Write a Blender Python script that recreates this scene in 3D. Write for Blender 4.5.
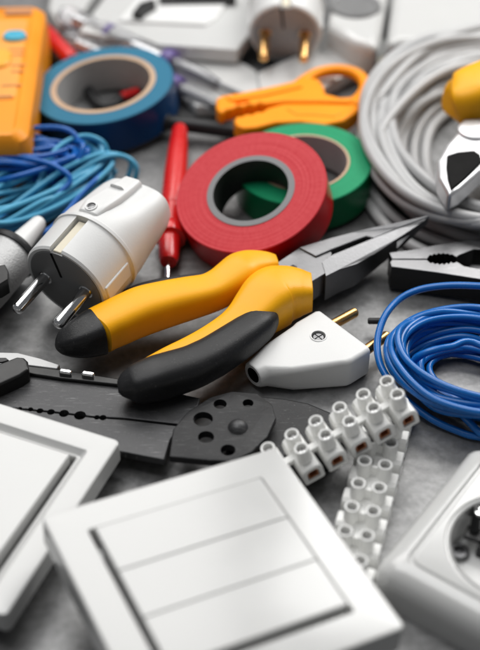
import bpy, bmesh, math, random
from mathutils import Vector, Matrix, Euler

# ------------------------------------------------------------------ camera, world, lamps, exposure
S = 0.001                                  # everything below is written in millimetres
PITCH, DIST, FPX = math.radians(42), 500.0, 1300.0
CP, SP = math.cos(PITCH), math.sin(PITCH)
scn = bpy.context.scene
col = scn.collection
for o in list(bpy.data.objects): bpy.data.objects.remove(o)

cam_d = bpy.data.cameras.new('camera'); cam = bpy.data.objects.new('camera', cam_d); col.objects.link(cam)
cam.location = (0, -DIST*CP*S, DIST*SP*S)
cam.rotation_euler = (math.radians(90) - PITCH, 0, 0)
cam_d.sensor_fit = 'VERTICAL'; cam_d.sensor_height = 36; cam_d.lens = FPX/650*36
cam_d.clip_start = 0.01; cam_d.clip_end = 50
cam_d.dof.use_dof = True; cam_d.dof.focus_distance = 0.472; cam_d.dof.aperture_fstop = 6.3
cam_d.dof.aperture_blades = 8
scn.camera = cam

world = bpy.data.worlds.new('World'); scn.world = world; world.use_nodes = True
world.node_tree.nodes['Background'].inputs[0].default_value = (0.93, 0.96, 1.0, 1)
world.node_tree.nodes['Background'].inputs[1].default_value = 0.13

def area(name, loc, target, sx, sy, power, colr=(1, 1, 1)):
    l = bpy.data.lights.new(name, 'AREA'); l.shape = 'RECTANGLE'; l.size = sx; l.size_y = sy; l.energy = power; l.color = colr
    o = bpy.data.objects.new(name, l); col.objects.link(o); o.location = loc
    o.rotation_euler = (Vector(target) - Vector(loc)).to_track_quat('-Z', 'Y').to_euler()
    return o
area('softbox_back', (-0.25, 0.75, 0.85), (0, 0, 0), 0.70, 0.5, 5.0, (1, 0.985, 0.96))
area('softbox_right', (0.30, 0.40, 0.46), (0.03, 0, 0), 0.34, 0.34, 3.0, (1, 0.99, 0.97))
area('softbox_top', (-0.20, 0.12, 1.0), (0, 0, 0), 0.6, 0.6, 5.2)

scn.view_settings.view_transform = 'Standard'; scn.view_settings.look = 'None'
scn.view_settings.exposure = 0.0; scn.view_settings.gamma = 1.0
scn.render.engine = 'CYCLES'
scn.cycles.use_denoising = True
scn.cycles.max_bounces = 10; scn.cycles.transmission_bounces = 8; scn.cycles.caustics_reflective = False

def at(u, v, z=0.0):
    """point of the table (or of the level z above it) for a position measured on the photograph, in mm"""
    F = Vector((0, CP, -SP)); U = Vector((0, SP, CP)); R = Vector((1, 0, 0))
    d = F + R*((u-240)/FPX) - U*((v-325)/FPX)
    C = Vector((0, -DIST*CP, DIST*SP))
    return C + d*((z - C.z)/d.z)
def scale_at(v):
    return (FPX*SP + (v-325)*CP)/(DIST*SP)

# ------------------------------------------------------------------ materials
MATS = {}
def mat(name, base, rough=0.4, metal=0.0, var=0.06, vscale=60.0, bump=0.0, bscale=900.0, rvar=0.08, coat=0.0, sss=0.0,
        trans=0.0, dust=0.0, ior=1.5, spec=0.5, scratch=0.0):
    m = bpy.data.materials.new(name); m.use_nodes = True; nt = m.node_tree; n = nt.nodes; L = nt.links
    b = n['Principled BSDF']
    b.inputs['Metallic'].default_value = metal; b.inputs['IOR'].default_value = ior
    b.inputs['Coat Weight'].default_value = coat; b.inputs['Coat Roughness'].default_value = 0.12
    b.inputs['Transmission Weight'].default_value = trans; b.inputs['Specular IOR Level'].default_value = spec
    if sss > 0:
        b.inputs['Subsurface Weight'].default_value = sss
        b.inputs['Subsurface Radius'].default_value = (1, .95, .9); b.inputs['Subsurface Scale'].default_value = 0.0015
    tc = n.new('ShaderNodeTexCoord')
    nz = n.new('ShaderNodeTexNoise'); nz.inputs['Scale'].default_value = vscale; nz.inputs['Detail'].default_value = 5
    nz.inputs['Roughness'].default_value = 0.6
    L.new(tc.outputs['Object'], nz.inputs['Vector'])
    r = n.new('ShaderNodeMapRange'); r.inputs[1].default_value = 0.3; r.inputs[2].default_value = 0.7
    r.inputs[3].default_value = 1 - var; r.inputs[4].default_value = 1 + var
    L.new(nz.outputs['Fac'], r.inputs[0])
    mx = n.new('ShaderNodeVectorMath'); mx.operation = 'SCALE'; mx.inputs[0].default_value = base[:3]
    L.new(r.outputs[0], mx.inputs['Scale'])
    out = mx.outputs[0]
    if dust > 0:
        sp = n.new('ShaderNodeTexNoise'); sp.inputs['Scale'].default_value = 1500; sp.inputs['Detail'].default_value = 2
        L.new(tc.outputs['Object'], sp.inputs['Vector'])
        rp = n.new('ShaderNodeMapRange'); rp.inputs[1].default_value = 0.66; rp.inputs[2].default_value = 0.74
        rp.inputs[3].default_value = 0; rp.inputs[4].default_value = dust
        L.new(sp.outputs['Fac'], rp.inputs[0])
        mm = n.new('ShaderNodeMix'); mm.data_type = 'RGBA'; L.new(rp.outputs[0], mm.inputs[0])
        L.new(out, mm.inputs[6]); mm.inputs[7].default_value = (.45, .44, .42, 1); out = mm.outputs[2]
    if scratch > 0:
        for ang, sc_, th_ in ((.5, 160, .665), (-.35, 120, .68)):
            mp = n.new('ShaderNodeMapping'); mp.inputs['Scale'].default_value = (1, 22, 1); mp.inputs['Rotation'].default_value = (0, 0, ang)
            L.new(tc.outputs['Object'], mp.inputs[0])
            sn = n.new('ShaderNodeTexNoise'); sn.inputs['Scale'].default_value = sc_; sn.inputs['Detail'].default_value = 2; L.new(mp.outputs[0], sn.inputs['Vector'])
            rs = n.new('ShaderNodeMapRange'); rs.inputs[1].default_value = th_; rs.inputs[2].default_value = th_+.05; rs.inputs[3].default_value = 0; rs.inputs[4].default_value = scratch
            L.new(sn.outputs['Fac'], rs.inputs[0])
            mk = n.new('ShaderNodeMix'); mk.data_type = 'RGBA'; L.new(rs.outputs[0], mk.inputs[0]); L.new(out, mk.inputs[6]); mk.inputs[7].default_value = (.5, .5, .5, 1); out = mk.outputs[2]
    L.new(out, b.inputs['Base Color'])
    r2 = n.new('ShaderNodeMapRange'); r2.inputs[1].default_value = 0.3; r2.inputs[2].default_value = 0.7
    r2.inputs[3].default_value = max(0.02, rough - rvar); r2.inputs[4].default_value = min(1, rough + rvar)
    L.new(nz.outputs['Fac'], r2.inputs[0]); L.new(r2.outputs[0], b.inputs['Roughness'])
    if bump > 0:
        nb = n.new('ShaderNodeTexNoise'); nb.inputs['Scale'].default_value = bscale; nb.inputs['Detail'].default_value = 3
        L.new(tc.outputs['Object'], nb.inputs['Vector'])
        bp = n.new('ShaderNodeBump'); bp.inputs['Strength'].default_value = bump; bp.inputs['Distance'].default_value = 0.0004
        L.new(nb.outputs['Fac'], bp.inputs['Height']); L.new(bp.outputs[0], b.inputs['Normal'])
    MATS[name] = m
    return m

WHITE = mat('white_plastic', (.60, .60, .59), .16, var=.012, bump=.012, sss=.10, rvar=.03, coat=.3)
WHITE_MATTE = mat('white_matte_plastic', (.73, .73, .72), .38, var=.02, bump=.08, bscale=1500, sss=.10)
STRIP = mat('strip_nylon', (.88, .88, .86), .36, var=.02, bump=.05, sss=.06)
STRIP.node_tree.nodes['Principled BSDF'].inputs['Subsurface Scale'].default_value = .003
GREY_FACE = mat('grey_plug_face', (.18, .18, .18), .42, var=.05, bump=.08)
GREY_FACE2 = mat('light_grey_plug_face', (.36, .36, .365), .42, var=.04)
CREAM = mat('cream_plastic', (.72, .66, .52), .5)
YELLOW = mat('yellow_rubber', (.93, .43, .006), .42, spec=.3, var=.04, bump=.10, bscale=1800)
BLACK = mat('black_rubber', (.014, .014, .015), .42, spec=.32, var=.2, bump=.18, bscale=1600, dust=.12)
BLACK_STEEL = mat('black_steel', (.012, .012, .012), .35, metal=.3, var=.2, bump=.1)
STEEL = mat('brushed_steel', (.22, .22, .225), .42, metal=1.0, var=.14, bump=.14, bscale=1200, scratch=.3)
CHROME = mat('chrome', (.80, .80, .80), .12, metal=1.0, var=.03)
BRIGHT_STEEL = mat('bright_steel', (.72, .72, .72), .26, metal=1.0, var=.08, bump=.06)
BRASS = mat('brass', (.72, .42, .16), .24, metal=1.0, var=.10)
COPPER = mat('copper_clamp', (.42, .17, .08), .4, metal=.6, var=.2)
SATIN = mat('satin_steel', (.72, .72, .73), .40, metal=.8, var=.05, bump=.1)
DARK = mat('dark_recess', (.006, .006, .006), .7, spec=.08)
TOOLGREY = mat('parkerised_steel', (.06, .06, .062), .42, metal=.5, spec=.4, var=.22, vscale=90, bump=.22, bscale=2200, dust=.10, scratch=.22)
TOOLDARK = mat('blackened_steel', (.012, .012, .013), .42, metal=.2, spec=.35, var=.25, vscale=70, bump=.2, bscale=2200, dust=.14, scratch=.12)
ORANGE = mat('orange_plastic', (1.0, .32, .001), .45, spec=.25, var=.03, bump=.05)
METER = mat('orange_meter_body', (.90, .31, .012), .45, spec=.3, var=.04, bump=.06)
METER_PANEL = mat('meter_panel', (.88, .37, .07), .5, spec=.3, var=.06)
METER_MARK = mat('meter_print', (.50, .22, .09), .6)
CYAN = mat('cyan_button', (.06, .42, .60), .35)
AMBER = mat('amber_button', (.9, .42, .03), .4)
RED = mat('red_plastic', (.62, .010, .010), .28, var=.04, coat=.2)
COREGREY = mat('grey_core', (.17, .17, .175), .5, bump=.1)
CORETAN = mat('card_core', (.52, .36, .24), .7, var=.1, bump=.2)
COREIN = mat('card_core_inside', (.40, .395, .39), .6, var=.1, bump=.2)
WIREBLUE = mat('blue_insulation', (.004, .13, .45), .28, var=.05, bump=.04)
WIREBLUE_D = mat('deep_blue_insulation', (.004, .12, .46), .30, var=.05, bump=.04)
WIRELIGHT = mat('light_blue_insulation', (.07, .36, .56), .34, var=.06, bump=.04)
CABLE = mat('grey_white_sheath', (.44, .44, .44), .36, var=.04, bump=.08)
PURPLE = mat('purple_plastic', (.14, .09, .34), .3, trans=.3)
CLEAR = mat('clear_plastic', (.93, .93, .96), .08, trans=.92, var=.0, rvar=.03)
SILVER = mat('satin_silver', (.42, .42, .42), .5, metal=.6, var=.10, bump=.6, bscale=1400)

def tape_mat(name, face, side, rings=True, light=(.8, .8, .8)):
    """wound tape: concentric winding lines on the face, smooth on the side (by distance from the axis)"""
    m = mat(name, face, .42, var=.05, spec=.22)
    nt = m.node_tree; n = nt.nodes; L = nt.links; b = n['Principled BSDF']
    tc = n.new('ShaderNodeTexCoord'); sx = n.new('ShaderNodeSeparateXYZ'); L.new(tc.outputs['Object'], sx.inputs[0])
    cb = n.new('ShaderNodeCombineXYZ'); L.new(sx.outputs[0], cb.inputs[0]); L.new(sx.outputs[1], cb.inputs[1])
    ln = n.new('ShaderNodeVectorMath'); ln.operation = 'LENGTH'; L.new(cb.outputs[0], ln.inputs[0])
    at_ = n.new('ShaderNodeMath'); at_.operation = 'ARCTAN2'; L.new(sx.outputs[1], at_.inputs[0]); L.new(sx.outputs[0], at_.inputs[1])
    at2 = n.new('ShaderNodeMath'); at2.operation = 'MULTIPLY'; L.new(at_.outputs[0], at2.inputs[0]); at2.inputs[1].default_value = 0.35
    rr = n.new('ShaderNodeMath'); rr.operation = 'MULTIPLY'; L.new(ln.outputs['Value'], rr.inputs[0]); rr.inputs[1].default_value = 2600
    c2 = n.new('ShaderNodeCombineXYZ'); L.new(rr.outputs[0], c2.inputs[0]); L.new(at2.outputs[0], c2.inputs[1])
    nz = n.new('ShaderNodeTexNoise'); nz.inputs['Scale'].default_value = 1.0; nz.inputs['Detail'].default_value = 3
    L.new(c2.outputs[0], nz.inputs['Vector'])
    r3 = n.new('ShaderNodeMath'); r3.operation = 'MULTIPLY'; L.new(ln.outputs['Value'], r3.inputs[0]); r3.inputs[1].default_value = 260
    a3 = n.new('ShaderNodeMath'); a3.operation = 'MULTIPLY'; L.new(at_.outputs[0], a3.inputs[0]); a3.inputs[1].default_value = 17
    c3 = n.new('ShaderNodeCombineXYZ'); L.new(r3.outputs[0], c3.inputs[0]); L.new(a3.outputs[0], c3.inputs[1])
    nz3 = n.new('ShaderNodeTexNoise'); nz3.inputs['Scale'].default_value = 1.0; nz3.inputs['Detail'].default_value = 4; nz3.inputs['Roughness'].default_value = .7
    L.new(c3.outputs[0], nz3.inputs['Vector'])
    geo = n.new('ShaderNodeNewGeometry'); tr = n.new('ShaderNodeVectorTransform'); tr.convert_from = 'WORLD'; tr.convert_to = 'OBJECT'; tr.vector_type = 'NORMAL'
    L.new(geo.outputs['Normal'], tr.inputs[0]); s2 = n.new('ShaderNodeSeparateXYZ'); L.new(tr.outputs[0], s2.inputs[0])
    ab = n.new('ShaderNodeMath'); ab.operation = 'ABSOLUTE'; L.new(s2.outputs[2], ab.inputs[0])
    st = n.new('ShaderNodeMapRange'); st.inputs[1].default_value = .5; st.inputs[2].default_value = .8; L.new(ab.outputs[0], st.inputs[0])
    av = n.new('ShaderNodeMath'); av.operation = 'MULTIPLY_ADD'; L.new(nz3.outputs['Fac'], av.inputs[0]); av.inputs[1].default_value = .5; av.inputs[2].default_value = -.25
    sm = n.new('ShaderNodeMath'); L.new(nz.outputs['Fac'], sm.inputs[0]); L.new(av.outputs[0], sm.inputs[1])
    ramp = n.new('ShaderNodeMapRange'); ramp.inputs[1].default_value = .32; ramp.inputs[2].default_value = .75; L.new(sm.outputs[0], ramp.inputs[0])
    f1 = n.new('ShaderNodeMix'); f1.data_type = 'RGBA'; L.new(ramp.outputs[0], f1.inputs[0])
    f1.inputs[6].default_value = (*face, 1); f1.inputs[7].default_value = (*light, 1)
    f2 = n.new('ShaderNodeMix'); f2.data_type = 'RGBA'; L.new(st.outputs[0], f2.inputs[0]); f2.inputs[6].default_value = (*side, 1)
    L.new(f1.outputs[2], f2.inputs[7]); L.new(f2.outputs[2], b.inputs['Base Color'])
    rm = n.new('ShaderNodeMapRange'); rm.inputs[3].default_value = .28; rm.inputs[4].default_value = .55
    L.new(st.outputs[0], rm.inputs[0]); L.new(rm.outputs[0], b.inputs['Roughness'])
    if rings:
        bp = n.new('ShaderNodeBump'); bp.inputs['Strength'].default_value = .35; bp.inputs['Distance'].default_value = .0003
        mu = n.new('ShaderNodeMath'); mu.operation = 'MULTIPLY'; L.new(nz.outputs['Fac'], mu.inputs[0]); L.new(st.outputs[0], mu.inputs[1])
        L.new(mu.outputs[0], bp.inputs['Height']); L.new(bp.outputs[0], b.inputs['Normal'])
    return m
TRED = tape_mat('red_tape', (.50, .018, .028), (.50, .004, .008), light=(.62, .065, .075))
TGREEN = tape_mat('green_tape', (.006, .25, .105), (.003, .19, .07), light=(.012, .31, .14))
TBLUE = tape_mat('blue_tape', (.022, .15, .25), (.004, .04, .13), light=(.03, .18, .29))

def table_mat():
    m = bpy.data.materials.new('grey_table'); m.use_nodes = True; nt = m.node_tree; n = nt.nodes; L = nt.links
    b = n['Principled BSDF']; b.inputs['Metallic'].default_value = .35
    tc = n.new('ShaderNodeTexCoord')
    a = n.new('ShaderNodeTexNoise'); a.inputs['Scale'].default_value = 24; a.inputs['Detail'].default_value = 8; a.inputs['Roughness'].default_value = .65
    L.new(tc.outputs['Object'], a.inputs['Vector'])
    c = n.new('ShaderNodeTexNoise'); c.inputs['Scale'].default_value = 420; c.inputs['Detail'].default_value = 3
    L.new(tc.outputs['Object'], c.inputs['Vector'])
    mp = n.new('ShaderNodeMapping'); mp.inputs['Scale'].default_value = (1, 3, 1); mp.inputs['Rotation'].default_value = (0, 0, .25)
    L.new(tc.outputs['Object'], mp.inputs[0])
    d = n.new('ShaderNodeTexNoise'); d.inputs['Scale'].default_value = 70; d.inputs['Detail'].default_value = 5; L.new(mp.outputs[0], d.inputs['Vector'])
    r = n.new('ShaderNodeValToRGB'); r.color_ramp.elements[0].position = .3; r.color_ramp.elements[1].position = .72
    r.color_ramp.elements[0].color = (.14, .14, .14, 1); r.color_ramp.elements[1].color = (.27, .27, .27, 1)
    L.new(a.outputs['Fac'], r.inputs[0])
    m1 = n.new('ShaderNodeMix'); m1.data_type = 'RGBA'; m1.blend_type = 'OVERLAY'; m1.inputs[0].default_value = .55
    L.new(r.outputs[0], m1.inputs[6]); L.new(c.outputs['Color'], m1.inputs[7])
    bw = n.new('ShaderNodeRGBToBW'); L.new(c.outputs['Color'], bw.inputs[0]); L.new(bw.outputs[0], m1.inputs[7])
    m2 = n.new('ShaderNodeMix'); m2.data_type = 'RGBA'; m2.blend_type = 'OVERLAY'; m2.inputs[0].default_value = .18
    L.new(m1.outputs[2], m2.inputs[6]); L.new(d.outputs['Fac'], m2.inputs[7]); L.new(m2.outputs[2], b.inputs['Base Color'])
    rr = n.new('ShaderNodeMapRange'); rr.inputs[1].default_value = .3; rr.inputs[2].default_value = .7; rr.inputs[3].default_value = .30; rr.inputs[4].default_value = .46
    L.new(d.outputs['Fac'], rr.inputs[0]); L.new(rr.outputs[0], b.inputs['Roughness'])
    bp = n.new('ShaderNodeBump'); bp.inputs['Strength'].default_value = .25; bp.inputs['Distance'].default_value = .0003
    L.new(c.outputs['Fac'], bp.inputs['Height']); L.new(bp.outputs[0], b.inputs['Normal'])
    return m

# ------------------------------------------------------------------ builders
def thing(name, label, cat, M=None, loc=None, group=None):
    o = bpy.data.objects.new(name, None); col.objects.link(o)
    if M is None: M = Matrix.Translation(loc if loc is not None else (0, 0, 0))
    Ms = M.copy(); Ms.translation = M.translation*S
    o.matrix_world = Ms; o.empty_display_size = .005
    o['label'] = label; o['category'] = cat
    if group: o['group'] = group
    o_m[o.name] = M.copy()
    return o
o_m = {}
def tag(o, label, cat, group=None):
    o['label'] = label; o['category'] = cat
    if group: o['group'] = group
    return o
def link(name, bm, mats, parent=None, world=False, smooth=35, bevel=0.0, bseg=3, origin=None, label=None):
    """bm in mm; world=True: bm is in world coordinates and is brought into the parent's frame"""
    if world and parent is not None: bm.transform(o_m[root_of(parent)].inverted())
    if origin is not None: bm.transform(Matrix.Translation(-Vector(origin)))
    bmesh.ops.recalc_face_normals(bm, faces=bm.faces[:])
    bm.transform(Matrix.Scale(S, 4))
    me = bpy.data.meshes.new(name); bm.to_mesh(me); bm.free()
    for p in me.polygons: p.use_smooth = True
    if smooth < 179: me.set_sharp_from_angle(angle=math.radians(smooth))
    for m in (mats if isinstance(mats, (list, tuple)) else [mats]): me.materials.append(m)
    o = bpy.data.objects.new(name, me); col.objects.link(o)
    if origin is not None: o.location = Vector(origin)*S
    if parent is not None: o.parent = parent
    if bevel > 0:
        b = o.modifiers.new('bevel', 'BEVEL'); b.width = bevel*S; b.segments = bseg; b.limit_method = 'ANGLE'; b.angle_limit = math.radians(40)
        b.harden_normals = False
    if smooth < 179:
        wn = o.modifiers.new('weighted_normal', 'WEIGHTED_NORMAL'); wn.keep_sharp = True; wn.weight = 80
    if label: o['label'] = label
    return o
def root_of(o):
    while o.parent is not None: o = o.parent
    return o.name
def bake(o):
    """apply the modifiers of o"""
    bpy.context.view_layer.update()
    dg = bpy.context.evaluated_depsgraph_get()
    me = bpy.data.meshes.new_from_object(o.evaluated_get(dg)); o.modifiers.clear(); o.data = me
    for p in me.polygons: p.use_smooth = True
    me.set_sharp_from_angle(angle=math.radians(35))
def cut(o, bms):
    """subtract bmeshes (in o's local mm) from o"""
    cs = []
    w = o.modifiers.get('weighted_normal')
    if w: o.modifiers.remove(w)
    for bm in bms:
        bmesh.ops.recalc_face_normals(bm, faces=bm.faces[:]); bm.transform(Matrix.Scale(S, 4))
        me = bpy.data.meshes.new('cut'); bm.to_mesh(me); bm.free()
        c = bpy.data.objects.new('cut', me); col.objects.link(c); c.parent = o.parent; cs.append(c)
        m = o.modifiers.new('bool', 'BOOLEAN'); m.object = c; m.operation = 'DIFFERENCE'; m.solver = 'EXACT'
    bake(o)
    for c in cs: bpy.data.objects.remove(c)
    wn = o.modifiers.new('weighted_normal', 'WEIGHTED_NORMAL'); wn.keep_sharp = True; wn.weight = 80

def box(sx, sy, sz, c=(0, 0, 0), bm=None, rz=0):
    bm = bm or bmesh.new()
    r = bmesh.ops.create_cube(bm, size=1)
    bmesh.ops.transform(bm, matrix=Matrix.Translation(c) @ Matrix.Rotation(rz, 4, 'Z') @ Matrix.Diagonal((sx, sy, sz, 1)), verts=r['verts'])
    return bm
def lathe(prof, seg=48, bm=None, M=Matrix.Identity(4), a0=0, a1=2*math.pi, mi=0):
    """prof: [(r, z)...] about local z. Closed at r=0 ends."""
    bm = bm or bmesh.new(); full = abs(a1-a0-2*math.pi) < 1e-6
    rings = []
    for r, z in prof:
        if r < 1e-6: rings.append([bm.verts.new(M @ Vector((0, 0, z)))])
        else:
            k = seg if full else seg+1
            rings.append([bm.verts.new(M @ Vector((r*math.cos(a0+(a1-a0)*i/seg), r*math.sin(a0+(a1-a0)*i/seg), z))) for i in range(k)])
    for a, b in zip(rings, rings[1:]):
        n = max(len(a), len(b)); rng = range(n) if full else range(n-1)
        for i in rng:
            j = (i+1) % n
            vs = ([a[0], b[j], b[i]] if len(a) == 1 else [a[i], a[j], b[0]] if len(b) == 1 else [a[i], a[j], b[j], b[i]])
            if len(set(vs)) == len(vs):
                f = bm.faces.new(vs); f.material_index = mi
    return bm
def frame_z(p, q):
    """matrix whose z runs from p towards q, origin p"""
    p, q = Vector(p), Vector(q)
    return Matrix.Translation(p) @ (q-p).to_track_quat('Z', 'Y').to_matrix().to_4x4()
def prism(pts, z0, z1, bm=None, mi_side=0, mi_top=0):
    """pts [(x,y)] or [(x,y,ztop,zbottom)] polygon extruded"""
    bm = bm or bmesh.new()
    t = [bm.verts.new((p[0], p[1], p[2] if len(p) > 2 else z1)) for p in pts]
    b = [bm.verts.new((p[0], p[1], p[3] if len(p) > 3 else z0)) for p in pts]
    f = bm.faces.new(t); f.material_index = mi_top
    f = bm.faces.new(b[::-1]); f.material_index = mi_top
    n = len(pts)
    for i in range(n):
        f = bm.faces.new((t[i], b[i], b[(i+1) % n], t[(i+1) % n])); f.material_index = mi_side
    return bm
def pxprism(px, z1, th, bm=None, **k):
    return prism([tuple(at(u, v, z1))[:2] for u, v in px], z1-th, z1, bm, **k)
def spline(pts, step=1.5, closed=False):
    P = [Vector(p) for p in pts]; n = len(P); out = []
    g = (lambda i: P[i % n]) if closed else (lambda i: P[max(0, min(n-1, i))])
    for i in range(n if closed else n-1):
        a, b, c, d = g(i-1), g(i), g(i+1), g(i+2)
        k = max(2, int((c-b).length/step))
        for j in range(k):
            t = j/k
            out.append(.5*((2*b) + (c-a)*t + (2*a-5*b+4*c-d)*t*t + (3*b-a-3*c+d)*t**3))
    if not closed: out.append(P[-1])
    return out
def tube(pts, r, bm=None, seg=12, step=1.5, closed=False, raw=False):
    bm = bm or bmesh.new(); Q = pts if raw else spline(pts, step, closed); n = len(Q)
    T = [((Q[(i+1) % n]-Q[i-1]) if closed else (Q[min(n-1, i+1)]-Q[max(0, i-1)])).normalized() for i in range(n)]
    N = T[0].orthogonal().normalized(); rings = []
    for i in range(n):
        N = (N - T[i]*N.dot(T[i])).normalized(); B = T[i].cross(N)
        rr = r(i/(n-1)) if callable(r) else r
        rings.append([bm.verts.new(Q[i] + rr*(math.cos(2*math.pi*k/seg)*N + math.sin(2*math.pi*k/seg)*B)) for k in range(seg)])
    m = n if closed else n-1
    for i in range(m):
        a, b = rings[i], rings[(i+1) % n]
        for k in range(seg): bm.faces.new((a[k], a[(k+1) % seg], b[(k+1) % seg], b[k]))
    if not closed: bm.faces.new(rings[0][::-1]); bm.faces.new(rings[-1])
    return bm
def loft(st, seg=32, e=2.4, sub=5, bm=None):
    """st: [(x,y,z,w,h,roll)] half-width w across, half-height h up; closed superellipse sections, rounded ends"""
    bm = bm or bmesh.new(); V = []
    n = len(st)
    g = lambda i: st[max(0, min(n-1, i))]
    for i in range(n-1):
        for j in range(sub):
            t = j/sub; a, b, c, d = g(i-1), g(i), g(i+1), g(i+2)
            V.append([.5*((2*b[k]) + (c[k]-a[k])*t + (2*a[k]-5*b[k]+4*c[k]-d[k])*t*t + (3*b[k]-a[k]-3*c[k]+d[k])*t**3) for k in range(5)])
    V.append(list(st[-1][:5])); rings = []
    for i, v in enumerate(V):
        a, b = V[max(0, i-1)], V[min(len(V)-1, i+1)]
        T = Vector((b[0]-a[0], b[1]-a[1], b[2]-a[2])).normalized(); side = T.cross(Vector((0, 0, 1))).normalized(); up = side.cross(T)
        w, h = max(v[3], .05), max(v[4], .05); ring = []
        for k in range(seg):
            th = 2*math.pi*k/seg; c, s_ = math.cos(th), math.sin(th)
            x = math.copysign(abs(c)**(2/e), c)*w; y = math.copysign(abs(s_)**(2/e), s_)*h
            ring.append(bm.verts.new(Vector(v[:3]) + side*x + up*y))
        rings.append(ring)
    for a, b in zip(rings, rings[1:]):
        for k in range(seg): bm.faces.new((a[k], a[(k+1) % seg], b[(k+1) % seg], b[k]))
    bm.faces.new(rings[0][::-1]); bm.faces.new(rings[-1])
    return bm
def pxloft(st, z, squash=.92, **k):
    """st: [(u, v, width in photo px)] -> loft lying about height z"""
    out = []
    for s_ in st:
        u, v, w = s_[:3]; zz = s_[3] if len(s_) > 3 else z
        p = at(u, v, zz); r = w/2/scale_at(v)*.97; out.append((p.x, p.y, p.z, r, r*squash))
    return loft(out, **k)
def roundrect(hx, hy, r, n=6):
    pts = []
    for cx, cy, a in ((hx-r, hy-r, 0), (-hx+r, hy-r, 90), (-hx+r, -hy+r, 180), (hx-r, -hy+r, 270)):
        for i in range(n+1):
            t = math.radians(a+90*i/n); pts.append((cx+r*math.cos(t), cy+r*math.sin(t)))
    return pts
def loops_solid(loops, bm=None, cap0=True, cap1=True, mi=None):
    """join a list of equally long vertex loops (lists of xyz)"""
    bm = bm or bmesh.new(); R = [[bm.verts.new(p) for p in l] for l in loops]; n = len(R[0])
    for q, (a, b) in enumerate(zip(R, R[1:])):
        for k in range(n):
            f = bm.faces.new((a[k], a[(k+1) % n], b[(k+1) % n], b[k]))
            if mi: f.material_index = mi[q]
    if cap0: bm.faces.new(R[0][::-1])
    if cap1: bm.faces.new(R[-1])
    return bm
def rr(hx, hy, r, z, n=6): return [(x, y, z) for x, y in roundrect(hx, hy, min(r, hx-.01, hy-.01), n)]
def rrs(hx, hy, r, z, N=144):
    """rounded rectangle sampled at even angles, so that it joins a circle cleanly"""
    out = []
    for k in range(N):
        a = 2*math.pi*(k+.5)/N; c, s_ = math.cos(a), math.sin(a)
        t = min(hx/max(abs(c), 1e-9), hy/max(abs(s_), 1e-9)); x, y = abs(c)*t, abs(s_)*t
        if x > hx-r and y > hy-r:
            cx, cy = hx-r, hy-r; b = abs(c)*cx+abs(s_)*cy; t = b+math.sqrt(max(0, b*b-cx*cx-cy*cy+r*r)); x, y = abs(c)*t, abs(s_)*t
        out.append((math.copysign(x, c), math.copysign(y, s_), z))
    return out
def disc(r, z0, z1, c=(0, 0), bm=None, seg=32):
    return lathe([(0, z0), (r, z0), (r, z1), (0, z1)], seg, bm, Matrix.Translation((c[0], c[1], 0)))
def copy_tree(o, parent=None):
    c = o.copy(); col.objects.link(c)
    if parent is not None: c.parent = parent
    for ch in list(o.children): copy_tree(ch, c)
    return c

# ------------------------------------------------------------------ the table
bm = bmesh.new()
bmesh.ops.create_grid(bm, x_segments=1, y_segments=1, size=1500)
tbl = link('tabletop', bm, table_mat()); tbl['kind'] = 'structure'

# ------------------------------------------------------------------ switches and socket
def switch(name, label, M, H, rk, gangs, thick=10, step=False, lift=0, deep=0, group=None):
    t = thing(name, label, 'switch', M, group=group)
    # frame: a ring with rounded outer edge and a sloping inner lip
    L_ = [rr(H, H, 2.0, -thick), rr(H, H, 2.0, -.9), rr(H-.3, H-.3, 1.9, -.25), rr(H-.9, H-.9, 1.6, 0)]
    if step: L_ += [rr(rk+4.6, rk+4.6, 1.2, 0), rr(rk+4.2, rk+4.2, 1.2, -.3), rr(rk+2.6, rk+2.6, 1.0, -2.0), rr(rk+2.3, rk+2.3, .8, -1.9)]
    L_ += [rr(rk+1.75, rk+1.75, .8, 0 if not step else -1.7), rr(rk+1.45, rk+1.45, .6, -.4 if not step else -2.1), rr(rk+1.45, rk+1.45, .6, -thick)]
    fr = loops_solid(L_, cap0=False, cap1=False)
    n = len(L_[0]); fr.verts.ensure_lookup_table(); a = fr.verts[:n]; b = fr.verts[-n:]
    for k in range(n): fr.faces.new((a[(k+1) % n], a[k], b[k], b[(k+1) % n]))
    link('frame', fr, WHITE, t)
    # module behind the plate
    md = box(2*rk-4, 2*rk-4, thick-3+deep, (0, 0, -thick/2-1.6-deep/2)); mo = link('module', md, WHITE_MATTE, t, bevel=.5)
    w = 2*rk/gangs
    for g in range(gangs):
        c = rk - w*(g+.5)
        hx, hy = rk, w/2-.12
        R = loops_solid([[(x, y+c, z) for x, y, z in q] for q in (rr(hx, hy, .5, -3.5), rr(hx, hy, .5, 2.0), rr(hx-.2, hy-.08, .5, 2.4), rr(hx-.6, hy-.25, .4, 2.55))])
        for v in R.verts:
            if v.co.z > 0: v.co.z += lift - .035*v.co.y*(1 if gangs == 1 else .0)
        ro = link('rocker', R, WHITE, t)
        if not step: ro.location = (.35*S, .35*S, 0)
    return t
def pose_from(px_b, px_c, z, H, tiltx=0, tilty=0, ref=None):
    """square plate whose corner +x+y is at photo px_b and corner +x-y towards px_c"""
    b, c = at(*px_b, z), at(*px_c, z); e = (c-b); e.z = 0; e.normalize()
    y = -e; x = Vector((y.y, -y.x, 0))
    cen = b - x*H - y*H
    M = Matrix.Identity(4); M.col[0][:3] = x; M.col[1][:3] = y; M.translation = cen
    return M @ Euler((math.radians(tiltx), math.radians(tilty), 0)).to_matrix().to_4x4()

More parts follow.
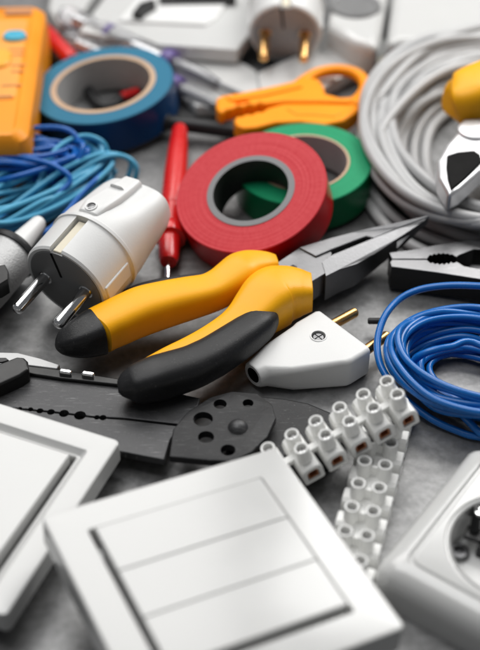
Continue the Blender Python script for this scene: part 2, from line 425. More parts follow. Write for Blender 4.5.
MF = Matrix.Translation((-6.4, -140.0, 31.0)) @ Euler((math.radians(-2.2), math.radians(5.1), math.radians(25.9))).to_matrix().to_4x4()
switch('light_switch', 'white three rocker light switch in a square frame, in front of the terminal strips', MF, 39.6, 27.4, 3, thick=9.6, lift=-.95, deep=22, group='white light switches')
ML = pose_from((119, 441), (5, 615), 16, 37.5, 0, 0)
switch('light_switch', 'white light switch with one wide rocker, lying over the lower edge of the wire stripper', ML, 38.0, 25.5, 1, thick=8, step=True, lift=-1.0, group='white light switches')

def socket_plate(name, label, M, h, hgt, well_r, well_c=(0, 0), grp=None):
    t = thing(name, label, 'socket', M, group=grp)
    L_ = [rrs(h+2.6, h+2.6, 5, 0), rrs(h+2.4, h+2.4, 5, hgt*.5), rrs(h+1.4, h+1.4, 4.6, hgt*.74), rrs(h-.4, h-.4, 4, hgt*.89), rrs(h-2.8, h-2.8, 3.4, hgt*.97), rrs(h-5.0, h-5.0, 3.0, hgt),
          rrs(h-5.6, h-5.6, 3, hgt-.8), rrs(h-6.3, h-6.3, 3, hgt-.8), rrs(h-6.8, h-6.8, 2.8, hgt-.1), rrs(h-7.6, h-7.6, 2.6, hgt)]
    n = len(L_[0])
    def ring(r, z):
        out = []
        for (x, y, _) in L_[-1]:
            a = math.atan2(y, x); out.append((well_c[0]+r*math.cos(a), well_c[1]+r*math.sin(a), z))
        return out
    L_ += [ring(well_r+1.6, hgt), ring(well_r+1.2, hgt-.6), ring(well_r+.6, hgt-.7), ring(well_r+.2, hgt), ring(well_r-.2, hgt-.4), ring(well_r-1.2, .8)]
    link('housing', loops_solid(L_), WHITE, t)
    return t
c0 = at(379, 578, 8)
e1 = Vector((math.cos(math.radians(54)), math.sin(math.radians(54)), 0)); e2 = Vector((e1.y, -e1.x, 0))
hs = 31.0
MS = Matrix.Identity(4); MS.col[0][:3] = e2; MS.col[1][:3] = e1; MS.translation = c0 + (e1+e2)*hs; MS.translation.z = 0
sk = socket_plate('wall_socket', 'white square wall socket with round recess and metal ground clip, at the right foreground', MS, hs, 15, 19.5, (-1.5, -1), 'white wall sockets')
# contents of the recess
b_ = lathe([(0, 3), (18.8, 3), (18.8, 1), (0, 1)], 48, None, Matrix.Translation((-1.5, -1, 0))); link('recess_floor', b_, WHITE_MATTE, sk)
sc_p = at(459, 550, 5); lp = MS.inverted() @ sc_p
b_ = lathe([(0, 3.2), (3.3, 3.2), (3.3, 4.6), (2.9, 5.0), (1.6, 5.1), (1.5, 3.6), (0, 3.6)], 24, None, Matrix.Translation((lp.x, lp.y, 0)))
link('screw', b_, STEEL, sk)
cp_ = MS.inverted() @ at(479, 537, 8)
b_ = bmesh.new()
box(9, 5.2, 1.6, (cp_.x, cp_.y, 8.5), b_, .2); box(5, 7, 5, (cp_.x+3, cp_.y, 5.5), b_, .2)
link('ground_clip_base', b_, BLACK_STEEL, sk, bevel=.5)
q0 = MS.inverted() @ at(474, 532, 9); q1 = MS.inverted() @ at(477, 509, 14)
b_ = tube([q0, (q0+q1)/2+Vector((0, 0, 1.2)), q1, q1+Vector((0, 0, -4))], 1.6, None, 8); link('ground_clip', b_, BLACK_STEEL, sk)
q2 = MS.inverted() @ at(480, 511, 15); b_ = disc(1.8, 12, 15.0, (q2.x, q2.y)); link('clip_tip', b_, CHROME, sk, bevel=.4)
for dx, dy in ((6.7, -6.7), (-6.7, 6.7)):
    b_ = lathe([(0, 3.02), (2.6, 3.02), (2.6, 3.2), (0, 3.2)], 20, None, Matrix.Translation((-1.5+dy, -1+dx, 0))); link('contact_hole', b_, DARK, sk)

# ------------------------------------------------------------------ wire stripper (flat steel tool)
ST = thing('wire_stripper', 'dark steel flat wire stripper and crimping tool with notched jaws, under the black plier grips', 'wire stripper', loc=at(160, 420, 0))
Sroot = ST.name
up = pxprism([(-25, 366), (20, 372), (60, 377), (117, 383), (160, 389), (200, 398), (196, 412), (180, 424), (128, 418), (96, 416.4), (60, 412), (20, 408), (-25, 404)], 9, 3)
upo = link('upper_jaw', up, TOOLGREY, ST, world=True, bevel=.35)
lo = pxprism([(-25, 405.2), (20, 409.2), (60, 413.4), (96, 417.8), (126, 419.6), (178, 426), (170, 440), (164, 459.5), (140, 455), (100, 447), (40, 432), (-25, 420)], 9, 3)
loo = link('lower_jaw', lo, TOOLGREY, ST, world=True, bevel=.35)
inv = o_m[Sroot].inverted()
for o in (upo, loo):
    cs = []
    for (u, v, r) in ((20, 408.6, .8), (30.5, 409.4, 1.0), (40, 410.8, 1.25), (51, 412, 1.4), (64, 413.4, 1.75), (80, 415.4, 2.1), (97, 417.4, 1.1), (103, 417.6, 1.3)):
        p = inv @ at(u, v, 9); cs.append(disc(r, -5, 15, (p.x, p.y), seg=20))
    cut(o, cs)
hp = pxprism([(173, 429), (187, 412), (210, 397), (232, 391), (257, 393), (272, 404), (276, 418), (268, 436), (252, 452), (232, 461.6), (200, 459.5), (169, 456.5)], 12, 3)
hpo = link('pivot_plate', hp, TOOLDARK, ST, world=True, bevel=.5)
cs = []
for (u, v, w) in ((220, 404, 22), (248, 403, 18), (203, 419, 33), (206, 437, 27), (228, 450, 25)):
    p = inv @ at(u, v, 12); cs.append(disc(w/3.43/scale_at(v)*.98, -5, 20, (p.x, p.y), seg=28))
cut(hpo, cs)
bv = hpo.modifiers.new('bevel', 'BEVEL'); bv.width = .3*S; bv.segments = 2; bv.limit_method = 'ANGLE'; bv.angle_limit = math.radians(60)
p = inv @ at(238, 427, 12)
link('rivet', lathe([(0, 14.2), (1.2, 14.1), (2.4, 13.6), (3.1, 12.8), (3.5, 12.0), (4.1, 11.9), (4.1, 8), (0, 8)], 32, None, Matrix.Translation((p.x, p.y, 0))), TOOLGREY, ST)
link('tool_grip', pxprism([(246, 394), (285, 397.5), (308, 402), (330, 411), (352, 430), (330, 462), (285, 492), (236, 470), (225, 452)], 6.5, 5), TOOLDARK, ST, world=True, bevel=1.2)
link('tool_arm', pxprism([(-25, 352), (0, 352), (18, 352.5), (40, 358), (60, 364.5), (57, 368.5), (28, 365), (0, 364), (-25, 366)], 11, 3), mat('worn_steel', (.42, .42, .42), .5, metal=.7, var=.2, scratch=.3), ST, world=True, bevel=.4)
link('black_bar', pxprism([(26, 364), (58, 369), (122, 379), (150, 386), (150, 392), (119, 384.5), (60, 378), (27, 373)], 10.5, 6), BLACK_STEEL, ST, world=True, bevel=.5)
link('lock_lever', pxprism([(-30, 372), (0, 363), (17, 356.5), (24, 357), (28, 361), (29, 369), (20, 375), (0, 384), (-30, 396)], 15, 7), BLACK_STEEL, ST, world=True, bevel=.8)
for (u, v) in ((65.5, 371), (88, 373.2)):
    p = inv @ at(u, v, 12)
    link('screw', box(4.6, 2.1, 2.4, (p.x, p.y, 11.2), None, -.2), CHROME, ST, bevel=.7)
link('reading_window', pxprism([(-6, 357.5), (6, 357.5), (9, 360), (2, 362), (-6, 362)], 11.6, .8), BLACK_STEEL, ST, world=True, bevel=.2)

# ------------------------------------------------------------------ terminal strips
def make_block(parent):
    W, Ln = 3.75, 8.1
    bm = bmesh.new()
    # barrel housing along y with rounded upper corners, hollow mouth at both ends
    sec = [(-W, .3), (-W+.4, 0), (W-.4, 0), (W, .3), (W, 5.2), (W-.7, 6.8), (W-2, 7.6), (-W+2, 7.6), (-W+.7, 6.8), (-W, 5.2)]
    n = len(sec)
    def ring(y, k=1.0): return [(x*k, y, (z-3.6)*k+3.6) for x, z in sec]
    loops_solid([ring(-Ln+4, .55), ring(-Ln+.2, .58), ring(-Ln, .62), ring(-Ln, .93), ring(-Ln+.3, 1), ring(Ln-.3, 1), ring(Ln, .93), ring(Ln, .62), ring(Ln-.2, .58), ring(Ln-4, .55)], bm)
    hb = link('terminal_block', bm, STRIP, parent, smooth=30)
    for s_ in (-1, 1):
        y = 3.45*s_
        b = lathe([(2.55, 6.5), (2.5, 13.2), (2.4, 13.6), (2.2, 13.75), (1.85, 13.7), (1.7, 13.4), (1.68, 10.6), (0, 10.6)], 28, None, Matrix.Translation((0, y, 0)))
        link('screw_tube', b, STRIP, hb)
        b = lathe([(0, 11.6), (1.5, 11.6), (1.6, 11.4), (1.6, 10.7), (0, 10.7)], 20, None, Matrix.Translation((0, y, 0)))
        for g in (-.7, .7): pass
        so = link('screw', b, BRIGHT_STEEL, hb); cut(so, [box(.5, 4, 1.2, (0, y, 11.8), None, .6*s_)])
    b = bmesh.new()
    for s_ in (-1, 1):
        y = s_*(Ln-2.0)
        for (a, c, zc, xc) in ((3.6, .45, 5.35, 0), (3.6, .45, 2.25, 0)): box(a, 3.0, c, (xc, y, zc), b)
        for xs in (-1.6, 1.6): box(.45, 3.0, 3.0, (xs, y, 3.8), b)
        box(3.0, .4, 3.0, (0, s_*(Ln-3.2), 3.8), b)
    link('clamp', b, COPPER, hb)
    # rib between the two tubes
    link('rib', box(1.1, 3.0, 5, (0, 0, 9.2)), STRIP, hb, bevel=.3)
    return hb
def strip(label, pa, pb, n, base, z_tube=13.7, tail=0, head=0, other_px=None, z0=0.0, z1=0.0):
    """front-row tube tops: first at photo px pa, (n-1)th at pb"""
    a, b = at(*pa, z_tube+z0), at(*pb, z_tube+z1); d = (b-a); pitch = d.length/(n-1); x = d.normalized()
    y = Vector((0, 0, 1)).cross(x).normalized(); z = x.cross(y)
    M = Matrix.Identity(4); M.col[0][:3] = x; M.col[1][:3] = y; M.col[2][:3] = z
    M.translation = a - z*z_tube + y*3.45
    t = thing('terminal_strip', label, 'terminal strip', M, group='white screw terminal strips')
    proto = base or make_block(t)
    for k in range(-tail, n+head):
        if proto.parent == t and k == -tail and base is None: o = proto
        else: o = copy_tree(proto, t)
        o.location = (k*pitch*S, 0, 0)
    web = box(pitch*(n-1+tail+head), 2.6, 2.2, (pitch*(n-1+head-tail)/2, 0, 6.0)); link('web', web, STRIP, t, bevel=.2)
    print('strip pitch', pitch, 'dir', x)
    return t, proto
t1, blk = strip('white screw terminal strip lying diagonally, its copper clamps facing the front', (301, 448), (397, 394), 5, None, tail=1, z0=7, z1=17)
t2, _ = strip('white screw terminal strip running towards the front, beneath the diagonal strip', (367, 535), (391, 442.5), 5, blk, tail=2, head=2)

# ------------------------------------------------------------------ europlug (white, flat)
EP = thing('flat_plug', 'white flat two pin plug with brass pins, beside the head of the yellow pliers', 'plug', loc=at(312, 355, 0))
pA, pB = at(318, 308, 13.5), at(372, 348, 13.5)
nose = at(254, 374, 7)
wdir = (pB-pA); W_ = wdir.length; wdir.normalize(); ax = Vector((wdir.y, -wdir.x, 0)); ax = -ax if (nose-pA).dot(ax) > 0 else ax   # ax points to the pins
ctr = (pA+pB)/2; ctr.z = 0
Lb = (ctr-Vector((nose.x, nose.y, 0))).dot(ax)
ME = Matrix.Identity(4); ME.col[0][:3] = ax; ME.col[1][:3] = Vector((0, 0, 1)).cross(ax); ME.translation = ctr
print('euro len', Lb, 'w', W_)
noff = ME.inverted() @ Vector((nose.x, nose.y, 0))
def esec(x, hy, z0, z1, cy=0, r=1.4, n=4):
    out = []
    for y, z in roundrect(hy, (z1-z0)/2, r, n): out.append(ME @ Vector((x, y+cy, z+(z0+z1)/2)))
    return out
hw = W_/2
sh = -W_*.36
tk = lambda t: noff.y*t
E_ = [esec(0, hw-1.0, 1.0, 12.6, r=1.6), esec(-.5, hw-.3, .4, 13.2, r=1.8), esec(-1.6, hw, .2, 13.5, r=1.8), esec(sh*.9, hw, .2, 13.5, tk(0), r=1.8),
      esec(sh*1.08, hw*.99, .2, 13.5, tk(.02), r=1.8), esec(sh*1.3, hw*.92, .2, 13.4, tk(.08), r=1.8), esec(-Lb*.75, hw*.62, .8, 12.4, tk(.62), r=2.5), esec(-Lb*.93, 5.4, 1.6, 11.8, tk(.95), r=3.9), esec(-Lb, 4.9, 1.9, 11.3, tk(1), r=4.2),
      esec(-Lb-.5, 4.4, 2.4, 10.9, tk(1), r=4.1), esec(-Lb-.4, 3.1, 3.7, 9.6, tk(1), r=2.9), esec(-Lb+5, 2.9, 3.9, 9.4, tk(1), r=2.8)]
# drop last cap darker: the mouth
eb = loops_solid(E_, mi=[0]*10+[1]); eb.faces.ensure_lookup_table(); eb.faces[-1].material_index = 1
ebo = link('body', eb, [WHITE_MATTE, DARK], EP, world=True, smooth=28)
p = at(318.5, 336, 13.4)
hole = disc(2.6, 11.2, 16, (p.x, p.y)); hole.transform(o_m[EP.name].inverted()); cut(ebo, [hole])
b_ = lathe([(2.58, 13.2), (2.65, 13.68), (3.1, 13.68), (3.3, 13.3), (2.58, 13.2)], 32, None, Matrix.Translation((p.x, p.y, 0)))
link('screw_ring', b_, WHITE_MATTE, EP, world=True)
b_ = lathe([(0, 13.0), (1.9, 12.95), (2.2, 12.7), (2.2, 11.3), (0, 11.3)], 24, None, Matrix.Translation((p.x, p.y, 0)))
so = link('screw', b_, STEEL, EP, world=True)
cut(so, [box(5, .5, 1, tuple(o_m[EP.name].inverted() @ Vector((p.x, p.y, 13.0))), None, .7), box(.5, 5, 1, tuple(o_m[EP.name].inverted() @ Vector((p.x, p.y, 13.0))), None, .7)])
for y in (9.2, -9.2):
    p0 = ME @ Vector((-.5, y*hw/14.4, 7)); p1 = ME @ Vector((15.0, y*hw/14.4*.93, 7.2)); Lp = (p1-p0).length
    link('pin', lathe([(0, 0), (2.0, 0), (2.0, Lp-1.2), (1.7, Lp-.5), (1.1, Lp), (0, Lp)], 24, None, frame_z(p0, p1)), BRASS, EP, world=True, smooth=50)

# ------------------------------------------------------------------ round grounded plug, left
fc = Vector((-64.4, -4.1, 26.3)); fc = at(66, 284, 20)
axd = Vector((-.50, -.85, -.14)).normalized(); spd = Vector((.86, -.51, .07)); spd = (spd-axd*spd.dot(axd)).normalized(); upd = axd.cross(spd)
if upd.z < 0: upd = -upd
MP = Matrix.Identity(4); MP.col[0][:3] = upd.cross(axd).normalized() ; MP.col[1][:3] = upd; MP.col[2][:3] = axd; MP.translation = fc   # z = axis towards the pins
def round_plug(name, label, MP, face_mat, pin_mat, R=18.8, group=None, Ltot=52):
    t = thing(name, label, 'plug', MP, group=group)
    def sec(z, rx, ry, flat=0, e=2.0, n=64, wav=0):
        out = []
        for k in range(n):
            a = 2*math.pi*k/n; c, s_ = math.cos(a), math.sin(a)
            r = 1 + wav*math.cos(2*a)
            out.append((math.copysign(abs(c)**(2/e), c)*rx*r, math.copysign(abs(s_)**(2/e), s_)*ry*r, z))
        return out
    B = [sec(-.6, R-2.2, R-2.2), sec(0, R-1.9, R-1.9), sec(.1, R-.7, R-.7), sec(-.8, R, R), sec(-17, R+.25, R+.25), sec(-17.8, R+.35, R+.35), sec(-18.1, R+1.0, R+1.0), sec(-19.4, R+1.0, R+1.0), sec(-19.9, R+.4, R+.4),
         sec(-26, R-.2, R-.6, e=2.1), sec(-34, R-1.0, R-4.2, e=2.4), sec(-42, R-1.6, R-6.6, e=2.7), sec(-Ltot+5, R-2.4, R-7.8, e=2.9), sec(-Ltot+1.4, R-3.6, R-8.8, e=2.9), sec(-Ltot, R-6.5, R-11, e=2.6)]
    body = link('body', loops_solid(B), WHITE_MATTE, t, smooth=40)
    # recessed slots for the side ground contact, cut in the rim, and thumb grips
    cs = [box(5.4, 9, 30, (0, R+1.2, -3), None)]
    cut(body, cs)
    link('face', loops_solid([sec(-3, R-2.1, R-2.1), sec(.25, R-2.1, R-2.1), sec(.4, R-2.5, R-2.5)]), face_mat, t)
    link('face_seam', box(1.0, 12, .5, (-1.5, 9.5, .42), None, .12), DARK, t, bevel=.2)
    link('ground_contact', box(3.6, 1.4, 17, (0, R-2.2, -9)), CREAM, t, bevel=.4)
    g = bmesh.new()      # raised spine with the strap screw
    G = []
    for z, hx, y in ((-21, 4.5, R-1), (-27, 5.6, R-1.2), (-35, 5.4, R-3.6), (-44, 4.8, R-6.1), (-Ltot+2, 4.2, R-7.6)):
        G.append([(-hx, y-4, z), (-hx, y+.6, z), (-hx+1.3, y+1.9, z), (hx-1.3, y+1.9, z), (hx, y+.6, z), (hx, y-4, z)])
    link('spine', loops_solid(G, g), WHITE_MATTE, t, bevel=.8)
    link('grip_recess', loops_solid([rr(3.2, 1.6, 1.4, 0, 5)], bmesh.new(), cap0=False), WHITE_MATTE, t).data.transform(Matrix.Translation(Vector((0, R-3.2, -40))*S))
    fz = frame_z((0, R+.55, -24.0), (0, R+5, -24.0))
    b_ = lathe([(1.75, .1), (1.8, .75), (2.3, .75), (2.6, 0), (2.6, -1), (1.75, -1), (1.75, .1)], 24, None, fz); link('screw_collar', b_, WHITE_MATTE, t)
    b_ = lathe([(0, .45), (1.4, .4), (1.7, .2), (1.7, -1), (0, -1)], 24, None, fz); so = link('screw', b_, STEEL, t)
    cb_ = box(3.6, .6, .6, (0, 0, .5), None, .8); cb_.transform(fz); cut(so, [cb_])
    for s_ in (-1, 1):
        link('side_rib', box(1.6, 7, 15, (s_*(R-.4), 0, -9)), WHITE_MATTE, t, bevel=.6)
        pin = lathe([(2.9, -.4), (2.9, .45), (2.4, .5), (2.35, 1.2), (2.4, 17.6), (2.1, 18.6), (1.4, 19.2), (0, 19.3)], 28, None, Matrix.Translation((9.5*s_, 0, 0)))
        po = link('pin', pin, pin_mat, t, smooth=50)
    return t
plug1 = round_plug('round_plug', 'white round plug with dark grey face and two chrome pins, left of the red probe', MP, GREY_FACE, CHROME, R=18.0, group='round grounded plugs')

# ------------------------------------------------------------------ tape rolls
def tape(label, cat_mat, centre, n, R, r_tape, r_core, th, core, core_in, ringface=None, grp='rolls of electrical tape'):
    n = Vector(n).normalized(); M = Matrix.Translation(Vector(centre)) @ n.to_track_quat('Z', 'Y').to_matrix().to_4x4()
    t = thing('tape_roll', label, 'tape', M, group=grp)
    link('tape', lathe([(r_tape, 0), (R-.35, 0), (R, -.35), (R, -th+.35), (R-.35, -th), (r_tape, -th), (r_tape, 0)], 128), cat_mat, t, smooth=40)
    b = lathe([(r_core, .25), (r_tape-.02, .25), (r_tape-.02, -th-.25), (r_core, -th-.25), (r_core, .25)], 96, mi=0)
    b.faces.ensure_lookup_table()
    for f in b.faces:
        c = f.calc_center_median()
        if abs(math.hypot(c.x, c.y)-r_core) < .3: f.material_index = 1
    link('core', b, [core, core_in], t, smooth=40)
    return t
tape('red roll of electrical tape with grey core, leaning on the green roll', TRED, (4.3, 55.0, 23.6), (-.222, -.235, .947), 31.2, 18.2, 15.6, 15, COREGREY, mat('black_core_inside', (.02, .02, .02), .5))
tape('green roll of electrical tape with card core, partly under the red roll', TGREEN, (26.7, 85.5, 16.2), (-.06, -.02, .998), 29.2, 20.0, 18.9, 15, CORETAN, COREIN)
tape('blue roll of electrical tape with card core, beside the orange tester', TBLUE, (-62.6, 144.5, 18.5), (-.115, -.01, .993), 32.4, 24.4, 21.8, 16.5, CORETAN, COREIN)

# ------------------------------------------------------------------ long nose pliers
PL = thing('long_nose_pliers', 'long nose pliers with yellow and black rubber handles and steel jaws, open in the middle', 'pliers', loc=at(240, 320, 0))
link('handle', pxloft([(97.6, 331.5, 42.6), (101, 329.5, 43), (107, 326.5, 43), (116, 322.5, 43.5), (130, 316, 44), (145, 310, 44.5), (168, 303.5, 42), (190, 298, 39), (208, 293.5, 36), (220, 288, 36), (230, 282, 38.5), (241, 275, 41), (250, 270.5, 38), (260, 267.5, 32), (270, 265.5, 25), (277, 264.5, 18)], 15, e=3.4), YELLOW, PL, world=True, smooth=179, label='yellow upper handle')
link('grip_edge', tube([at(96, 314, 13), at(106, 304.5, 13), at(116, 299, 13), at(130, 291.5, 13), at(145, 286, 13), at(162, 282.2, 13), at(180, 279.2, 13), at(200, 276, 13), at(216, 272.5, 13)], lambda t: 1.7*math.sin(math.pi*min(.97, .08+t*.9))**.4, None, 10), BLACK, PL, world=True, smooth=179)
link('grip_tip', pxloft([(55, 345.5, 3), (57, 345.2, 12), (62, 344, 22), (72, 341, 32), (84, 337, 39), (94, 333, 43), (97.4, 331.7, 43.6), (98.2, 331.4, 43.4)], 15, e=3.4), BLACK, PL, world=True, smooth=60)
link('handle', pxloft([(150, 372, 26), (170, 365, 32), (192, 355.5, 34), (212, 345, 35), (232, 332, 36), (245, 322.5, 41), (256, 312.5, 48), (266, 303.5, 54), (276, 296.5, 55), (287, 293.5, 50), (298, 292.5, 44), (306, 292.3, 38), (311.5, 292.2, 34)], 15, e=3.8), YELLOW, PL, world=True, smooth=179, label='yellow and black lower handle')
link('grip_sleeve', pxloft([(118.5, 389, 3), (120, 388.7, 15), (128, 386, 29), (136, 384, 37), (154, 379, 43), (168, 375, 43.5), (190, 368, 42), (203, 362, 41), (215, 355.5, 40), (238, 340.5, 38), (250, 332, 36), (262, 323, 32), (271, 317, 21), (275, 314.5, 9), (275.6, 314, 3)], 16.5, e=2.7), BLACK, PL, world=True, smooth=60)
def pjaw(pts, th, mats=STEEL, name='jaw', bev=.4):
    P = []
    for u, v, z, zb in pts:
        p = at(u, v, z); P.append((p.x, p.y, z, zb))
    return link(name, prism(P, 0, 0), mats, PL, world=True, bevel=bev, smooth=25)
pjaw([(299, 247, 17, 6), (331, 237.5, 17, 6), (352, 232, 17, 7), (372, 228, 16, 8), (400, 221.5, 19, 12), (427, 215, 22.5, 19), (429, 216, 22.5, 19), (400, 227, 18.8, 12), (374, 238.5, 16, 6), (366, 236.2, 16.5, 6), (331, 249.5, 17, 6), (316, 256, 17, 6)], 9)
pjaw([(322, 262, 16.6, 5), (333, 254.5, 16.6, 5), (368, 240.5, 16, 5), (400, 228, 18.4, 11), (427.5, 217.4, 22, 18.5), (424, 221, 20.5, 17.5), (398, 238, 16, 9), (374, 254, 14, 5), (356, 264, 15.2, 4), (340, 269, 16, 4), (326, 276, 16.4, 4)], 9)
pjaw([(276, 263, 16.2, 6), (299, 247.5, 16.2, 6), (318, 244, 16.2, 6), (332, 252, 16.2, 6), (330, 270, 16.2, 6), (312, 281.5, 16.2, 6), (300, 283, 16.2, 6), (286, 278, 16.2, 6)], 9, name='pivot_block')
b_ = pxprism([(289, 266.5), (293, 264), (297, 266), (297, 270), (291, 270)], 17.5, 2); link('spring_stop', b_, BLACK_STEEL, PL, world=True, bevel=.3)

# ------------------------------------------------------------------ combination pliers jaws, right
CPL = thing('combination_pliers', 'combination pliers with serrated steel jaws and shadow-blackened sides, entering from the right edge', 'pliers', loc=at(450, 260, 0))
def ser(u0, u1, v, sgn, n, amp):
    out = []
    for i in range(n):
        a = u0+(u1-u0)*i/n; w = (u1-u0)/n
        out += [(a+w*.15, v+sgn*amp*(.35+1.0*math.sin(math.pi*(i+.5)/n))), (a+w*.55, v+sgn*amp*(1.0+1.0*math.sin(math.pi*(i+.5)/n)))]
    return out
zt = 13
topj = [(389, 252.5), (400, 251), (411, 249.8), (435, 245), (480, 238.5), (560, 231), (560, 256), (500, 254), (492, 250.5), (474, 249), (460, 254.5), (456, 257.0)] + ser(455, 428, 257.0, -1, 6, 2.2) + [(427, 258.7), (392, 258.7)]
botj = [(392, 259.5), (427, 259.7)] + ser(428, 455, 260.0, 1, 6, 2.2) + [(457, 261.5), (464, 266), (478, 268.5), (496, 267), (504, 262), (560, 262), (560, 291), (480, 279), (435, 272), (391.5, 266.5), (390, 262)]
for nm, pg in (('upper_jaw', topj), ('lower_jaw', botj)):
    link(nm, pxprism(pg, zt, 11, None, mi_side=1), [STEEL, BLACK_STEEL], CPL, world=True, bevel=.25, smooth=20)  # black finish on the side faces, with their shadow put into its colour

# ------------------------------------------------------------------ wires and cables
def coil(n, cx, cy, a0, a1, b0, b1, rot, z0, z1, seed, jit=2.0, ph=0, expo=1.0, keys=10, zj=.6, ovr=None):
    rnd = random.Random(seed); pts = []
    for k in range(n):
        f = rnd.random() if n > 1 else 0; f = (k+.5)/n*.7+f*.3
        a, b = a0+(a1-a0)*f, b0+(b1-b0)*f; dx, dy = rnd.uniform(-1, 1)*jit, rnd.uniform(-1, 1)*jit; rt = rot+rnd.uniform(-.12, .12)
        zz = z0+(z1-z0)*((k+.5)/n)
        for j in range(keys):
            t = ph + 2*math.pi*j/keys; c, s_ = math.cos(t), math.sin(t)
            c = math.copysign(abs(c)**expo, c); s_ = math.copysign(abs(s_)**expo, s_)
            x, y = a*c+dx, b*s_+dy
            pts.append((cx+x*math.cos(rt)-y*math.sin(rt), cy+x*math.sin(rt)+y*math.cos(rt), max(z0, zz+rnd.uniform(-zj, zj)*2)))
    return pts
# right blue coil
cc = at(466, 369, 6)
pts = coil(24, cc.x+3, cc.y-3, 18, 34, 11, 27, -.35, 1.6, 16, 4, jit=3.2, zj=1.0)
lp = [(at(560, 296, 24)), at(520, 289, 22), at(480, 286, 20), at(448, 285.5, 18), at(420, 289.5, 16), at(400, 299, 14), at(385, 316, 13), at(377.5, 340, 11), at(379.5, 362, 9), at(389, 380, 7), at(404, 398, 5), at(430, 418, 3), at(455, 430, 2), at(480, 437, 2), at(540, 440, 2)]
b_ = tube(pts, 1.3, None, 12); tube(lp, 1.35, b_, 12)
tube([at(560, 400, 14), at(480, 345, 16), at(450, 347, 17), at(428, 352, 16), at(415, 360, 12), at(412, 372, 6), at(430, 390, 3), at(480, 402, 2), at(560, 410, 2)], 1.35, b_, 12)
tube([at(560, 318, 12), at(500, 318, 14), at(470, 314, 15), at(440, 312, 16), at(415, 319, 15), at(402, 333, 13), at(402, 350, 11), at(415, 372, 9), at(440, 396, 7), at(462, 415, 6), at(490, 440, 4), at(540, 460, 2)], 1.35, b_, 12)
tag(link('wire_coil', b_, WIREBLUE, None, smooth=179, origin=(cc.x, cc.y, 0)), 'coil of royal blue insulated wire, at the right in front of the combination pliers', 'wire', 'coils of wire')
# black sleeve end by the blue wire
p0, p1 = at(368, 321, 5), at(384, 321, 6)
link_ = link('wire_ferrule', lathe([(0, 0), (1.0, 0), (1.25, .4), (1.25, (p1-p0).length), (0, (p1-p0).length)], 20, None, frame_z(p0, p1)), BLACK, None, origin=tuple(p0))
tag(link_, 'small black sleeve end poking out from behind the blue wire coil, near the flat plug', 'sleeve')
# left bundles
def hank(center_px, z, L_, Wd, ang, n, seed, z0, z1, jit, expo=.85):
    c = at(*center_px, z); return c, coil(n, c.x, c.y, L_*.8, L_, Wd*.25, Wd, ang, z0, z1, seed, jit=jit, expo=expo, keys=12, zj=1.6)
c, pts = hank((34, 196), 8, 40, 15, math.radians(38), 15, 11, 1.8, 15, 3.0)
b_ = tube(pts, 1.2, None, 10)
tube([at(20, 215, 6), at(38, 185, 12), at(52, 155, 18), at(68, 141, 20), at(86, 136, 20), at(102, 142, 17), at(107, 154, 12), at(100, 168, 6)], 1.2, b_, 10)
tube([at(-30, 262, 4), at(10, 226, 6), at(60, 185, 12), at(98, 160, 16), at(122, 156, 16), at(136, 166, 12), at(135, 180, 6)], 1.2, b_, 10)
tube([at(-30, 240, 4), at(5, 212, 8), at(40, 186, 13), at(70, 166, 17), at(104, 154, 17), at(130, 160, 12), at(128, 178, 5)], 1.2, b_, 10)
tag(link('wire_coil', b_, WIRELIGHT, None, smooth=179, origin=(c.x, c.y, 0)), 'bundle of light blue wire, behind the round plug with the dark face', 'wire', 'coils of wire')
c, pts = hank((2, 158), 14, 38, 13, math.radians(-4), 13, 23, 8, 20, 3.0)
b_ = tube(pts, 1.15, None, 10)
tube([at(-40, 190, 8), at(10, 178, 16), at(45, 168, 18), at(70, 158, 19), at(75, 150, 18), at(60, 147, 18), at(25, 152, 17), at(-40, 165, 12)], 1.15, b_, 10)
tube([at(-30, 236, 5), at(25, 212, 8), at(60, 192, 13), at(70, 180, 16), at(62, 170, 19), at(35, 160, 20), at(-40, 150, 18)], 1.15, b_, 10)
tube([at(-10, 262, 3), at(40, 235, 5), at(58, 222, 7), at(80, 196, 10), at(98, 178, 12), at(110, 168, 9)], 1.15, b_, 10)
tag(link('wire_coil', b_, WIREBLUE_D, None, smooth=179, origin=(c.x, c.y, 0)), 'bundle of dark blue wire lying on the light blue wire, below the orange tester', 'wire', 'coils of wire')
# white cable coil, upper right
cc = at(493, 142, 8)
pts = coil(28, cc.x, cc.y, 31, 60, 44, 81, -0.20, 2.6, 20, 8, jit=4.2, keys=9, zj=1.8)
b_ = tube(pts, 2.45, None, 12, step=2.5)
for q in ([(520, 20, 20), (440, 40, 20), (385, 90, 18), (361, 140, 12), (372, 190, 6), (410, 228, 3), (470, 250, 3), (540, 262, 3)],
          [(500, 60, 16), (420, 82, 14), (372, 125, 8), (358, 165, 3), (372, 208, 2.6), (408, 243, 2.6), (470, 268, 2.6), (540, 280, 2.6)],
          [(560, 60, 22), (450, 70, 22), (388, 120, 20), (380, 165, 14), (405, 205, 8), (450, 232, 5), (540, 245, 4)],
          [(530, 90, 10), (440, 95, 8), (400, 130, 8), (398, 175, 10), (425, 215, 8), (470, 238, 7), (540, 250, 7)]):
    tube([at(*w) for w in q], 2.45, b_, 12, step=2.5)
tag(link('cable_coil', b_, CABLE, None, smooth=179, origin=(cc.x, cc.y, 0)), 'thick coil of grey white sheathed cable, behind the green tape', 'cable')

